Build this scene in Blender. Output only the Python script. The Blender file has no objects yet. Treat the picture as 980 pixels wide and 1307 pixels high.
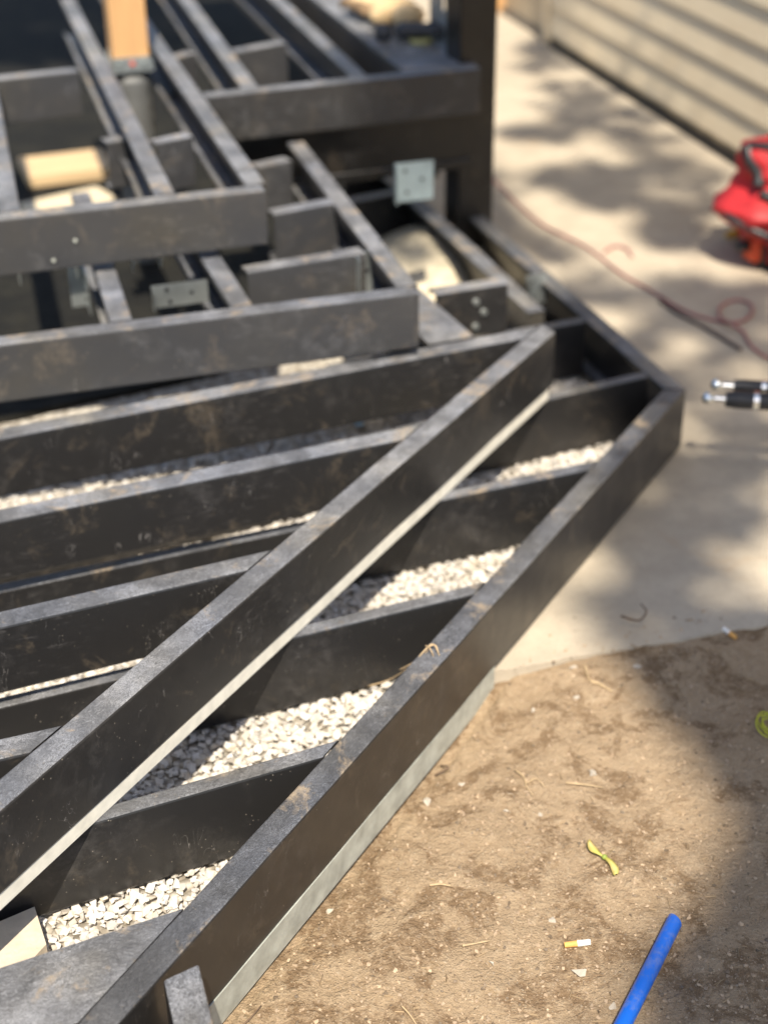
import bpy, bmesh, math, random
from mathutils import Vector, Matrix, noise
random.seed(7)
R = math.radians

# ------------------------------------------------------------------ camera, sky, sun, exposure
scene = bpy.context.scene
col = scene.collection
CAM_H = 1.46                      # lens height above the concrete
FPX, PITCH, ROLL = 1923.6, R(30.771), R(-0.762)   # solved from the vanishing points (for a 980x1307 frame)
cp, sp, cr, sr = math.cos(PITCH), math.sin(PITCH), math.cos(ROLL), math.sin(ROLL)
_r0 = ((1, 0, 0), (0, -sp, -cp), (0, cp, -sp))
AX = Vector([cr*_r0[0][i] - sr*_r0[1][i] for i in range(3)])      # image right
AY = Vector([sr*_r0[0][i] + cr*_r0[1][i] for i in range(3)])      # image down
AZ = Vector(_r0[2])                                               # view direction
cam_d = bpy.data.cameras.new('camera'); cam = bpy.data.objects.new('camera', cam_d); col.objects.link(cam)
cam.matrix_world = Matrix.Translation((0, 0, CAM_H)) @ Matrix((AX, -AY, -AZ)).transposed().to_4x4()
cam_d.sensor_fit = 'VERTICAL'; cam_d.sensor_height = 36; cam_d.sensor_width = 36
cam_d.lens = FPX/1307*36
cam_d.clip_start = .05; cam_d.clip_end = 400
cam_d.dof.use_dof = True; cam_d.dof.focus_distance = 1.9; cam_d.dof.aperture_fstop = 2.35
scene.camera = cam

SUN_H = Vector((.03, -.66, 1.0))            # towards the sun
SUN = SUN_H.normalized()
world = bpy.data.worlds.new('World'); scene.world = world; world.use_nodes = True
wn = world.node_tree; bg = wn.nodes['Background']
sky = wn.nodes.new('ShaderNodeTexSky'); sky.sky_type = 'NISHITA'; sky.sun_disc = False
sky.sun_elevation = math.asin(SUN.z); sky.sun_rotation = math.atan2(SUN.x, SUN.y)
sky.dust_density = 1.5
wn.links.new(sky.outputs[0], bg.inputs[0]); bg.inputs[1].default_value = .1
sun_d = bpy.data.lights.new('sun', 'SUN'); sun_d.energy = 4.6; sun_d.angle = R(.53); sun_d.color = (1, .90, .75)
sun = bpy.data.objects.new('sun', sun_d); col.objects.link(sun)
sun.rotation_euler = SUN.to_track_quat('Z', 'Y').to_euler(); sun.location = SUN*20
scene.view_settings.view_transform = 'Standard'; scene.view_settings.look = 'None'
scene.view_settings.exposure = .86; scene.view_settings.gamma = 1
scene.render.engine = 'CYCLES'
scene.cycles.max_bounces = 8

# ------------------------------------------------------------------ helpers
def at(u, v, z):
    """point of the photographed place at height z seen at photo pixel (u, v)"""
    d = AX*((u-490)/FPX) + AY*((v-653.5)/FPX) + AZ
    t = (z-CAM_H)/d.z
    return Vector((0, 0, CAM_H)) + d*t
def pix(p):
    q = Vector(p) - Vector((0, 0, CAM_H)); w = q.dot(AZ)
    return q.dot(AX)/w*FPX+490, q.dot(AY)/w*FPX+653.5
def meet(a, b, c, d):
    """where line a-b meets line c-d on plan"""
    r = b-a; s = d-c; den = r.x*s.y-r.y*s.x
    t = ((c.x-a.x)*s.y-(c.y-a.y)*s.x)/den
    return a+r*t
def tag(o, label=None, cat=None, group=None, kind=None):
    if label: o['label'] = label
    if cat: o['category'] = cat
    if group: o['group'] = group
    if kind: o['kind'] = kind
    return o
def empty(name, loc, label, cat, group=None):
    o = bpy.data.objects.new(name, None); o.empty_display_size = .1; o.location = loc; col.objects.link(o)
    return tag(o, label, cat, group)
def obj(name, verts, faces, mat, parent=None, M=None, smooth=False):
    """M = world matrix; vertices are local to it"""
    me = bpy.data.meshes.new(name); me.from_pydata([tuple(v) for v in verts], [], faces); me.update()
    return obj_me(name, me, mat, parent, M, smooth)
def obj_me(name, me, mat, parent=None, M=None, smooth=False):
    if mat: me.materials.append(mat)
    if smooth:
        for p in me.polygons: p.use_smooth = True
    o = bpy.data.objects.new(name, me); col.objects.link(o)
    M = M or Matrix.Identity(4)
    if parent:
        o.parent = parent
        W = Matrix.LocRotScale(parent.location, parent.rotation_euler, parent.scale)
        q = parent.parent
        while q:
            W = Matrix.LocRotScale(q.location, q.rotation_euler, q.scale) @ W; q = q.parent
        M = W.inverted() @ M
    o.location, rq, o.scale = M.decompose(); o.rotation_euler = rq.to_euler()
    return o
def frame2(p, d, z=None):
    """matrix: x along d (plan), y to its left, z up"""
    d = Vector((d.x, d.y, 0)).normalized(); n = Vector((-d.y, d.x, 0))
    M = Matrix((d, n, Vector((0, 0, 1)))).transposed().to_4x4()
    M.translation = Vector((p.x, p.y, p.z if z is None else z)); return M
def bm_obj(name, bm, mat, parent=None, M=None, smooth=False):
    me = bpy.data.meshes.new(name); bm.to_mesh(me); bm.free()
    return obj_me(name, me, mat, parent, M, smooth)
def bx(bm, x0, x1, y0, y1, z0, z1, bev=0):
    r = bmesh.ops.create_cube(bm, size=1)
    for v in r['verts']:
        v.co = Vector((x0+(v.co.x+.5)*(x1-x0), y0+(v.co.y+.5)*(y1-y0), z0+(v.co.z+.5)*(z1-z0)))
    if bev:
        es = set(e for v in r['verts'] for e in v.link_edges)
        bmesh.ops.bevel(bm, geom=list(es), offset=bev, segments=2, affect='EDGES', profile=.6)
def cyl(bm, a, b, ra, rb=None, n=12, caps=True):
    a, b = Vector(a), Vector(b); rb = ra if rb is None else rb
    d = b-a; r = bmesh.ops.create_cone(bm, cap_ends=caps, segments=n, radius1=ra, radius2=rb, depth=d.length)
    q = d.to_track_quat('Z', 'Y').to_matrix().to_4x4(); q.translation = (a+b)/2
    bmesh.ops.transform(bm, matrix=q, verts=r['verts']); return r['verts']
def tube_mesh(pts, rad, n=8, closed=False, name='tube'):
    pts = [Vector(p) for p in pts]; V = []; F = []
    prev = None
    for i, p in enumerate(pts):
        a = pts[max(i-1, 0)]; b = pts[min(i+1, len(pts)-1)]
        t = (b-a).normalized()
        if prev is None: s = t.cross(Vector((0, 0, 1)) if abs(t.z) < .95 else Vector((1, 0, 0))).normalized()
        else:
            s = prev - t*prev.dot(t); s.normalize()
        prev = s; w = t.cross(s)
        r = rad[i] if isinstance(rad, (list, tuple)) else rad
        for k in range(n):
            a_ = 2*math.pi*k/n; V.append(p + s*(math.cos(a_)*r) + w*(math.sin(a_)*r))
    for i in range(len(pts)-1):
        for k in range(n):
            F.append((i*n+k, i*n+(k+1) % n, (i+1)*n+(k+1) % n, (i+1)*n+k))
    F.append(tuple(range(n))[::-1]); F.append(tuple((len(pts)-1)*n+k for k in range(n)))
    me = bpy.data.meshes.new(name); me.from_pydata([tuple(v) for v in V], [], F); me.update(); return me
def spline(pts, k=6):
    """Catmull-Rom through the points"""
    P = [Vector(p) for p in pts]; P = [P[0]*2-P[1]] + P + [P[-1]*2-P[-2]]; out = []
    for i in range(1, len(P)-2):
        for j in range(k):
            t = j/k; a, b, c, d = P[i-1], P[i], P[i+1], P[i+2]
            out.append(.5*((2*b)+(c-a)*t+(2*a-5*b+4*c-d)*t*t+(3*b-a-3*c+d)*t**3))
    out.append(P[-2]); return out

# ------------------------------------------------------------------ materials
class Mat:
    def __init__(s, name):
        s.m = bpy.data.materials.new(name); s.m.use_nodes = True; s.n = s.m.node_tree.nodes; s.l = s.m.node_tree.links
        s.b = s.n['Principled BSDF']; s.tc = s.n.new('ShaderNodeTexCoord')
    def mapped(s, scale=(1, 1, 1), space='Object', rnd=True, rot=(0, 0, 0)):
        mp = s.n.new('ShaderNodeMapping'); mp.inputs['Scale'].default_value = scale; mp.inputs['Rotation'].default_value = rot
        s.l.new(s.tc.outputs[space], mp.inputs[0])
        if rnd:
            oi = s.n.new('ShaderNodeObjectInfo'); ml = s.n.new('ShaderNodeMath'); ml.operation = 'MULTIPLY'; ml.inputs[1].default_value = 37.
            s.l.new(oi.outputs['Random'], ml.inputs[0])
            s.l.new(ml.outputs[0], mp.inputs['Location'])
        return mp.outputs[0]
    def noise(s, vec, scale, detail=4, rough=.55, dist=0):
        t = s.n.new('ShaderNodeTexNoise'); t.inputs['Scale'].default_value = scale; t.inputs['Detail'].default_value = detail
        t.inputs['Roughness'].default_value = rough; t.inputs['Distortion'].default_value = dist
        s.l.new(vec, t.inputs['Vector']); return t.outputs['Fac']
    def voro(s, vec, scale, feature='F1', out='Distance', rnd=1):
        t = s.n.new('ShaderNodeTexVoronoi'); t.feature = feature; t.inputs['Scale'].default_value = scale
        t.inputs['Randomness'].default_value = rnd
        s.l.new(vec, t.inputs['Vector']); return t.outputs[out]
    def ramp(s, f, stops):
        t = s.n.new('ShaderNodeValToRGB'); e = t.color_ramp.elements
        while len(e) < len(stops): e.new(.5)
        for i, (p, c) in enumerate(stops):
            e[i].position = p; c = c if isinstance(c, (tuple, list)) else (c, c, c); e[i].color = (*c[:3], 1)
        s.l.new(f, t.inputs[0]); return t.outputs[0]
    def math(s, op, a, b=None, clamp=False):
        t = s.n.new('ShaderNodeMath'); t.operation = op; t.use_clamp = clamp
        for i, x in enumerate((a, b)):
            if x is None: continue
            if isinstance(x, (int, float)): t.inputs[i].default_value = x
            else: s.l.new(x, t.inputs[i])
        return t.outputs[0]
    def mix(s, f, a, b, mode='MIX'):
        t = s.n.new('ShaderNodeMix'); t.data_type = 'RGBA'; t.blend_type = mode
        for i, x in ((0, f), (6, a), (7, b)):
            if isinstance(x, (int, float)): t.inputs[i].default_value = x
            elif isinstance(x, (tuple, list)): t.inputs[i].default_value = (*x[:3], 1)
            else: s.l.new(x, t.inputs[i])
        return t.outputs[2]
    def upness(s):
        g = s.n.new('ShaderNodeNewGeometry'); x = s.n.new('ShaderNodeSeparateXYZ'); s.l.new(g.outputs['True Normal'], x.inputs[0]); return x.outputs[2]
    def bump(s, h, strength=.3, dist=.01, prev=None):
        t = s.n.new('ShaderNodeBump'); t.inputs['Strength'].default_value = strength; t.inputs['Distance'].default_value = dist
        s.l.new(h, t.inputs['Height'])
        if prev: s.l.new(prev, t.inputs['Normal'])
        return t.outputs[0]
    def set(s, **k):
        for a, x in k.items():
            i = s.b.inputs[{'color': 'Base Color', 'rough': 'Roughness', 'metal': 'Metallic', 'normal': 'Normal', 'spec': 'Specular IOR Level', 'coat': 'Coat Weight', 'sss': 'Subsurface Weight'}[a]]
            if isinstance(x, (int, float)): i.default_value = x
            elif isinstance(x, (tuple, list)): i.default_value = (*x[:3], 1)
            else: s.l.new(x, i)
        return s.m
def steel(name, dust=1.0, base=.0105, webd=.026, brown=.45):
    """black powder-coated steel: dusty scuffed tops with painted sky sheen, satin webs with smudges and scratches"""
    m = Mat(name)
    v = m.mapped((1, 1, 1)); vs = m.mapped((2.2, 9, 9))
    def ridge(f, w): return m.ramp(m.math('ABSOLUTE', m.math('SUBTRACT', f, .5)), [(0, 1), (w, 0)])
    up = m.math('GREATER_THAN', m.upness(), .7); side_ = m.math('SUBTRACT', 1, up)
    film = m.ramp(m.noise(v, 19, 7, .72, .8), [(.36, 0), (.68, 1)]); fine = m.ramp(m.noise(v, 330, 3, .7), [(.3, .25), (.7, 1)])
    scuff = m.math('MULTIPLY', ridge(m.noise(v, 85, 5, .72, 3.5), .05), m.ramp(m.noise(v, 11, 4, .6), [(.42, 0), (.62, 1)]))
    crumple = m.noise(m.mapped((1, 1.6, 1)), 85, 7, .74, 2.6)
    patch = m.ramp(m.noise(v, 6, 3, .6), [(.36, .35), (.66, 1)])
    clump = m.math('MULTIPLY', m.ramp(m.noise(v, 13, 6, .7, .6), [(.555, 0), (.65, 1)]), m.ramp(m.noise(v, 120, 3), [(.35, .2), (.6, 1)]))
    topd = m.math('ADD', .17, m.math('MULTIPLY', patch, m.math('ADD', m.math('MULTIPLY', m.math('MULTIPLY', film, fine), .50), m.math('ADD', m.math('MULTIPLY', scuff, 1.1), m.math('MULTIPLY', m.ramp(crumple, [(.50, 0), (.66, 1)]), .45)))))
    # webs: faint wipes and hand smudges, a few thin scratches
    smud = m.math('MULTIPLY', m.ramp(m.noise(v, 8, 3, .5, 1.0), [(.52, 0), (.72, 1)]), m.ramp(m.noise(v, 40, 6, .74, .4), [(.45, 0), (.72, 1)]))
    drag = m.math('MULTIPLY', m.ramp(m.noise(vs, 14, 6, .72, .4), [(.56, 0), (.78, 1)]), m.ramp(m.noise(v, 3.4, 2), [(.5, 0), (.62, 1)]))
    scr = m.math('MULTIPLY', ridge(m.noise(m.mapped((5, 1.5, 1.5), rot=(0, .5, 0)), 9, 3, .5, 1.5), .006), m.ramp(m.noise(v, 17, 2), [(.6, 0), (.66, 1)]))
    web = m.math('ADD', m.math('ADD', m.math('MULTIPLY', smud, .13), m.math('MULTIPLY', drag, .2)), m.math('ADD', m.math('MULTIPLY', scr, .5), webd))
    dm = m.math('MULTIPLY', m.math('ADD', m.math('MULTIPLY', topd, up), m.math('MULTIPLY', web, side_)), dust, True)
    dust_sheen = m.ramp(m.noise(v, 5, 3), [(.35, (.29, .31, .36)), (.58, (.37, .375, .39)), (.75, (.46, .43, .37))])  # blue-grey mixes painted sky reflection into the real dust
    dust_sheen = m.mix(m.math('MULTIPLY', side_, brown), dust_sheen, (.34, .285, .22))  # side faces: brown ground reflection painted into the web dust
    c = m.mix(dm, (base, base, base*1.05), dust_sheen)
    c = m.mix(m.math('MULTIPLY', m.math('MULTIPLY', clump, m.math('ADD', m.math('MULTIPLY', up, .75), .10*dust)), .95, True), c, (.42, .33, .225))
    spots = m.math('MULTIPLY', m.ramp(m.voro(v, 120, rnd=1), [(.06, 1), (.13, 0)]), m.ramp(m.noise(v, 25, 3), [(.55, 0), (.63, 1)]))
    c = m.mix(m.math('MULTIPLY', spots, .55*dust, True), c, (.45, .40, .33))
    rough = m.math('ADD', m.math('MULTIPLY', dm, .45), m.ramp(m.noise(v, 30, 4), [(.3, .27), (.7, .36)]))
    nb = m.bump(m.math('MULTIPLY', crumple, up), .9, .0045)
    nb = m.bump(m.noise(v, 260, 3, .6), .05, .001, nb)
    return m.set(color=c, rough=rough, normal=nb, spec=.5)
def plain(name, c, rough=.5, metal=0, var=.15, scale=30, bump=.1, spec=.5, coat=0):
    m = Mat(name); v = m.mapped()
    n = m.noise(v, scale, 5, .6)
    cc = m.mix(m.ramp(n, [(.3, 0), (.7, 1)]), tuple(x*(1-var) for x in c), tuple(min(1, x*(1+var)) for x in c))
    return m.set(color=cc, rough=m.ramp(n, [(.2, max(0, rough-.08)), (.8, min(1, rough+.08))]), metal=metal, normal=m.bump(m.noise(v, scale*4, 3), bump, .003), spec=spec, coat=coat)
def wood(name, c):
    m = Mat(name); v = m.mapped((18, 18, 1.2))
    g = m.noise(v, 4, 6, .6, 1.2); g2 = m.noise(m.mapped((90, 90, 2)), 3, 3)
    return m.set(color=m.mix(m.ramp(m.math('ADD', m.math('MULTIPLY', g, .7), m.math('MULTIPLY', g2, .3)), [(.35, 0), (.65, 1)]), c, tuple(x*.72 for x in c)), rough=.65, normal=m.bump(g2, .2, .002))
STEEL = steel('black_powder_coat'); STEELD = steel('black_powder_coat_dusty', 1.3); STEELC = steel('black_powder_coat_clean', .8, .0105, .042, .7); STEELT = steel('black_powder_coat_front', 1.0, .0105, .05, .12); STEELP = steel('black_powder_coat_post', .5, .006, .0); STEELU = steel('black_powder_coat_upper', 1.2, .013, .085, .12)  # last copy: same coat, paler side faces for the upper frames
GALV = plain('galvanised_steel', (.52, .56, .55), .38, .85, .12, 22, .08)
GALVP = plain('pale_galvanised_strip', (.82, .78, .67), .5, .05, .12, 34, .12)
GALVG = plain('weathered_galvanised', (.46, .48, .43), .55, .35, .25, 26, .2)
PINE = wood('pine', (.62, .36, .16)); PALEPINE = wood('pale_pine', (.66, .48, .27))
BLACKP = plain('black_plastic', (.018, .018, .02), .42, 0, .2, 20, .1)
CHROME = plain('chrome', (.75, .78, .78), .18, 1, .05, 20, .02)
RED = plain('red_nylon', (.42, .018, .022), .62, 0, .3, 12, .5)
ORANGE = plain('orange_plastic', (.62, .07, .02), .4, 0, .1)
YELLOW = plain('yellow_plastic', (.6, .33, .02), .4, 0, .1)
HOSE = plain('red_hose', (.34, .13, .125), .5, 0, .2)
bm_ = Mat('blue_pipe'); bv_ = bm_.mapped()
BLUE = bm_.set(color=bm_.mix(bm_.math('MULTIPLY', bm_.ramp(bm_.noise(bv_, 55, 6, .72), [(.5, 0), (.72, 1)]), .38), (.006, .125, .60), (.33, .32, .30)), rough=bm_.ramp(bm_.noise(bv_, 30, 4), [(.3, .22), (.7, .5)]), normal=bm_.bump(bm_.noise(bm_.mapped((60, 60, 4)), 8, 3), .12, .002))
def fabric():  # near-black stand-in for shaded ground, the shade put into its colour
    m = Mat('dark_shade_sheet'); v = m.mapped(rnd=False)
    n = m.noise(v, 9, 5, .6)
    return m.set(color=m.mix(m.ramp(n, [(.45, 0), (.75, 1)]), (.010, .010, .009), (.022, .021, .016)), rough=.9, spec=.2, normal=m.bump(m.noise(v, 30, 4), .5, .02))
SHADE_DARK = fabric()
def concrete():
    m = Mat('broom_finished_concrete'); v = m.mapped(rnd=False)
    a = m.noise(v, 1.6, 6, .6, .3); b = m.noise(v, 14, 6, .68); c = m.noise(v, 160, 3, .7)
    base = m.mix(m.ramp(a, [(.32, 0), (.68, 1)]), (.40, .345, .265), (.50, .44, .345))
    base = m.mix(m.ramp(b, [(.38, .0), (.66, .5)]), base, (.31, .265, .205))
    base = m.mix(m.ramp(c, [(.58, 0), (.72, .35)]), base, (.17, .14, .11))
    base = m.mix(m.ramp(m.noise(v, 5.5, 5, .7, 1.0), [(.60, 0), (.74, .5)]), base, (.37, .26, .16))   # tracked dirt
    base = m.mix(m.math('MULTIPLY', m.ramp(m.voro(v, 30), [(.06, 1), (.12, 0)]), m.ramp(m.noise(v, 7, 3), [(.55, 0), (.65, .8)])), base, (.09, .07, .055))
    return m.set(color=base, rough=.85, spec=.25, normal=m.bump(m.math('ADD', m.math('MULTIPLY', c, .5), m.noise(v, 45, 4)), .35, .004))
CONC = concrete()
def dirt():
    m = Mat('packed_tan_dirt'); v = m.mapped(rnd=False)
    a = m.noise(v, 2.6, 6, .62, .5); b = m.noise(v, 11, 7, .66, .8); c = m.noise(v, 75, 6, .72); d = m.noise(v, 260, 2, .6)
    base = m.mix(m.ramp(a, [(.3, 0), (.7, 1)]), (.285, .205, .126), (.37, .272, .172))
    base = m.mix(m.ramp(m.noise(v, 24, 6, .7, .5), [(.35, 0), (.7, .7)]), base, (.42, .32, .212))
    damp = m.ramp(m.math('ADD', m.math('MULTIPLY', b, .75), m.math('MULTIPLY', a, .35)), [(.535, 0), (.585, 1)])
    damp = m.math('MULTIPLY', damp, m.ramp(m.noise(v, 60, 5, .75), [(.36, .1), (.52, 1)]))
    base = m.mix(m.math('MULTIPLY', damp, .8), base, (.165, .105, .057))
    base = m.mix(m.ramp(c, [(.52, 0), (.75, .5)]), base, (.50, .40, .28))
    base = m.mix(m.ramp(c, [(.22, .5), (.38, 0)]), base, (.18, .12, .07))
    base = m.mix(m.ramp(d, [(.64, 0), (.70, .6)]), base, (.56, .47, .35))
    base = m.mix(m.ramp(d, [(.28, .6), (.36, 0)]), base, (.11, .075, .05))
    h = m.math('ADD', m.math('MULTIPLY', c, .9), m.math('ADD', m.math('MULTIPLY', d, .35), m.math('MULTIPLY', m.noise(v, 24, 6, .7, .5), 1.1)))
    return m.set(color=base, rough=.95, spec=.15, normal=m.bump(h, .9, .010))
DIRT = dirt()
def gravel_mat(name, fine):
    m = Mat(name)
    if fine:       # single stones: colour comes from a per-stone attribute
        at_ = m.n.new('ShaderNodeAttribute'); at_.attribute_name = 'tone'
        v = m.mapped(rnd=False); n = m.noise(v, 120, 4, .6)
        c = m.mix(m.ramp(n, [(.4, 0), (.8, .3)]), at_.outputs['Color'], (.44, .39, .32))
        return m.set(color=c, rough=.85, spec=.25, normal=m.bump(m.noise(v, 300, 3), .3, .002))
    v = m.mapped(rnd=False); d = m.voro(v, 62); cc = m.voro(v, 62, out='Color')
    sp_ = m.n.new('ShaderNodeSeparateColor'); m.l.new(cc, sp_.inputs[0])
    c = m.mix(sp_.outputs[0], (.42, .39, .34), (.62, .58, .50)); c = m.mix(m.ramp(d, [(.35, 0), (.7, .8)]), c, (.2, .17, .13))
    return m.set(color=c, rough=.9, spec=.2, normal=m.bump(m.math('SUBTRACT', 1, d), .9, .012))
STONE = gravel_mat('limestone_chips', True); GRAVELF = gravel_mat('gravel_bed_far', False)

# ------------------------------------------------------------------ plan of the place (from the solved camera)
Z1, ZM, Z2, Z3, H, HM, HS = .14, .278, .405, .53, .130, .110, .108   # tops of the four levels, beam depths
D1a, D1b = at(41, 1000, ZM), at(708, 424, ZM)
D2a, D2b = at(300, 1146, Z1), at(875, 497, Z1)
DD = (D1b-D1a).normalized(); DN = Vector((-DD.y, DD.x, 0))       # along the diagonals, and to their left (back)
CD = Vector((math.sin(R(-16.72)), math.cos(R(-16.72)), 0))       # direction of the upper joists and of the wall
SD = Vector((CD.y, -CD.x, 0))
RIMa = D2b.copy(); RIMb = at(690, 338, Z1); RD = (RIMb-RIMa).normalized()
EDGEa, EDGEb = at(622, 862, 0), at(985, 800, 0)                  # where slab and dirt meet

# ------------------------------------------------------------------ ground, slab, gravel bed
def side(p, a, d):   # signed distance to the left of line a + t d
    return (p.x-a.x)*(-d.y) + (p.y-a.y)*d.x
ED = (EDGEb-EDGEa).normalized()
def dirt_z(x, y):
    p = Vector((x, y, 0))
    z = -.026 + .009*noise.noise(Vector((x*3, y*3, 1))) + .006*noise.noise(Vector((x*9, y*9, 4))) + .003*noise.noise(Vector((x*17, y*17, 2))) + .0022*noise.noise(Vector((x*30, y*30, 7))) + .0012*noise.noise(Vector((x*80, y*80, 9)))
    e = -side(p, EDGEa, ED)                       # distance in front of the slab edge
    if e < .14:
        k_ = max(0, min(1, e/.14)); z = z*k_ + (-.0045 + .0035*noise.noise(Vector((x*40, y*40, 3))))*(1-k_)
        z = min(z, -.0015)
    d2 = -side(p, D2a, DD)                        # distance right of the outer diagonal
    if d2 < .12: z -= .014*max(0, min(1, 1-d2/.12))
    if d2 < .012: z -= .008
    return z
def axis(lo, hi, a, b, step):
    out = []; t = lo; 
    g = 1.28; s = step; right = [b]
    while right[-1] < hi: s *= g; right.append(min(hi, right[-1]+s))
    s = step; left = [a]
    while left[-1] > lo: s *= g; left.append(max(lo, left[-1]-s))
    n = int((b-a)/step)
    return left[:0:-1] + [a+(b-a)*i/n for i in range(n+1)] + right[1:]
xs = axis(-80, 80, -.35, .85, .0075); ys = axis(-60, 120, 1.0, 2.2, .0075)
V = [(x, y, dirt_z(x, y) if (abs(x) < 3 and -1 < y < 4) else -.03) for y in ys for x in xs]
nx = len(xs)
F = [(j*nx+i, j*nx+i+1, (j+1)*nx+i+1, (j+1)*nx+i) for j in range(len(ys)-1) for i in range(nx-1)]
g = obj('ground', V, F, DIRT, smooth=True); tag(g, 'bare packed tan dirt in front of the deck frame', 'dirt', kind='structure')
# keep the sheet below the gravel bed and the slab
for v_ in g.data.vertices:
    p = Vector(v_.co)
    if side(p, D2a, DD) > .06 or side(p, EDGEa, ED) > .02: v_.co.z = min(v_.co.z, -.05)

def prism(name, poly, z0, z1, mat, parent=None, M=None):
    n = len(poly); V = [(p[0], p[1], z0) for p in poly] + [(p[0], p[1], z1) for p in poly]
    F = [tuple(range(n))[::-1], tuple(range(n, 2*n))] + [(i, (i+1) % n, n+(i+1) % n, n+i) for i in range(n)]
    return obj(name, V, F, mat, parent, M)
# slab: front edge against the dirt, left edge just under the rim and the outer diagonal, right edge under the wall
wall_a, wall_b = at(935, 210, 0), at(700, 60, 0); WD = (wall_b-wall_a).normalized(); WN = Vector((WD.y, -WD.x, 0))
lo = EDGEa-ED*.05 + DN*.012; far = 14
pA = EDGEa - ED*.05
pB = EDGEa + ED*9
pC = wall_a - WD*3 + WN*8
slab_poly = [tuple(lo[:2]), tuple(pB[:2]), tuple((pB+Vector((0, 16, 0)))[:2]), tuple((RIMb+RD*12 + SD*-.02)[:2]), tuple((RIMa + SD*-.03 - DD*.0)[:2])]
# front edge is slightly ragged
eb = []
for i in range(60):
    t = .0 + i/60; p = lo.lerp(lo+ED*1.2, t); p += Vector((-ED.y, ED.x, 0))*(.006*noise.noise(Vector((t*14, 3, 1)))+.003*noise.noise(Vector((t*50, 3, 1)))); eb.append(tuple(p[:2]))
sl = prism('concrete_slab', eb + slab_poly[1:], -.12, 0.0, CONC); tag(sl, kind='structure')

def inside_bed(p, m=.0):
    return side(p, D2a, DD) > .004+m and (side(p, RIMa, RD) > .012+m)
# gravel bed sheet in plan cells under the lower frame
st = .03; cells = {}; V = []; F = []
def vid(i, j):
    k = (i, j)
    if k not in cells:
        x, y = i*st, j*st; cells[k] = len(V)
        V.append((x, y, -.004 + .006*noise.noise(Vector((x*5, y*5, 0)))))
    return cells[k]
UND = at(0, 400, 0)   # beyond this line (towards the house) a dark sheet stands for the shaded ground
for j in range(-10, 120):
    for i in range(-110, 25):
        p = Vector(((i+.5)*st, (j+.5)*st, 0))
        if all(inside_bed(Vector(((i+a_)*st, (j+b_)*st, 0)), .006) for a_ in (0, 1) for b_ in (0, 1)): F.append((vid(i, j), vid(i+1, j), vid(i+1, j+1), vid(i, j+1)))
bed = obj('gravel_bed', V, F, GRAVELF, smooth=True); tag(bed, kind='structure')

def rock(rng, n=11):
    bm = bmesh.new()
    for _ in range(n):
        v = Vector((rng.gauss(0, 1), rng.gauss(0, 1), rng.gauss(0, 1))).normalized()
        bm.verts.new(v*rng.uniform(.82, 1.1))
    bmesh.ops.convex_hull(bm, input=bm.verts)
    for v in [v for v in bm.verts if not v.link_faces]: bm.verts.remove(v)
    bm.verts.index_update(); bm.verts.ensure_lookup_table()
    r = ([v.co.copy() for v in bm.verts], [tuple(v.index for v in f.verts) for f in bm.faces]); bm.free(); return r
rng = random.Random(3); ROCKS = [rock(rng, rng.choice((9, 10, 11, 12, 13))) for _ in range(40)]
def stones(name, pts, label, cat, mat=STONE):
    V = []; F = []; T = []
    for (x, y, z, r, tone) in pts:
        vs, fs = rng.choice(ROCKS); b = len(V)
        q = Matrix.Rotation(rng.uniform(0, 6.28), 3, 'Z') @ Matrix.Rotation(rng.uniform(-.5, .5), 3, 'X') @ Matrix.Diagonal((rng.uniform(.85, 1.35), rng.uniform(.75, 1.05), rng.uniform(.5, .8)))
        for v in vs: V.append(q @ v * r + Vector((x, y, z))); T.append(tone)
        F += [tuple(b+i for i in f) for f in fs]
    o = obj(name, V, F, mat)
    a = o.data.attributes.new('tone', 'FLOAT_COLOR', 'POINT')
    a.data.foreach_set('color', [c for t in T for c in (*t, 1)])
    return tag(o, label, cat, kind='stuff')
pts = []
def tone():
    k = rng.uniform(.46, .68); w = rng.uniform(-.02, .035)
    if rng.random() < .14: k *= .72
    return (k+.02+w*.6, k-.01, k-.055-w)
y = 1.0
while y < 3.0:
    x = -1.1
    while x < .6:
        p = Vector((x+rng.uniform(-.006, .006), y+rng.uniform(-.006, .006), 0)); x += .0092
        if not inside_bed(p, .03): continue
        u, v = pix((p.x, p.y, .01))
        if not (-20 < u < 1000 and 420 < v < 1330): continue
        near_d1 = side(p, D1a, DD)                 # left of the inner diagonal only slits show
        if near_d1 > .5:
            if v < 560: continue
            if rng.random() < .25: continue
        pts.append((p.x, p.y, rng.uniform(-.001, .008), rng.choice((.0042, .0052, .0060, .0070, .0080, .0098))*rng.uniform(.9, 1.12), tone()))
    y += .0092
stones('gravel', pts, 'pale crushed limestone gravel filling the bays of the lower frame', 'gravel')
# near-black sheet that paints the shade on the ground under the upper deck
fb = [at(-200, 566, 0), at(20, 536, 0), at(270, 480, 0), at(478, 415, 0), at(488, 330, 0), at(500, 240, 0), at(560, 225, 0)]
fp = fb + [fb[-1]+CD*9, fb[0]+CD*9-SD*3, fb[0]-SD*3]
fx = prism('shade_sheet', [tuple(p[:2]) for p in fp], -.1, .012, SHADE_DARK); tag(fx, kind='structure')

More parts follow.
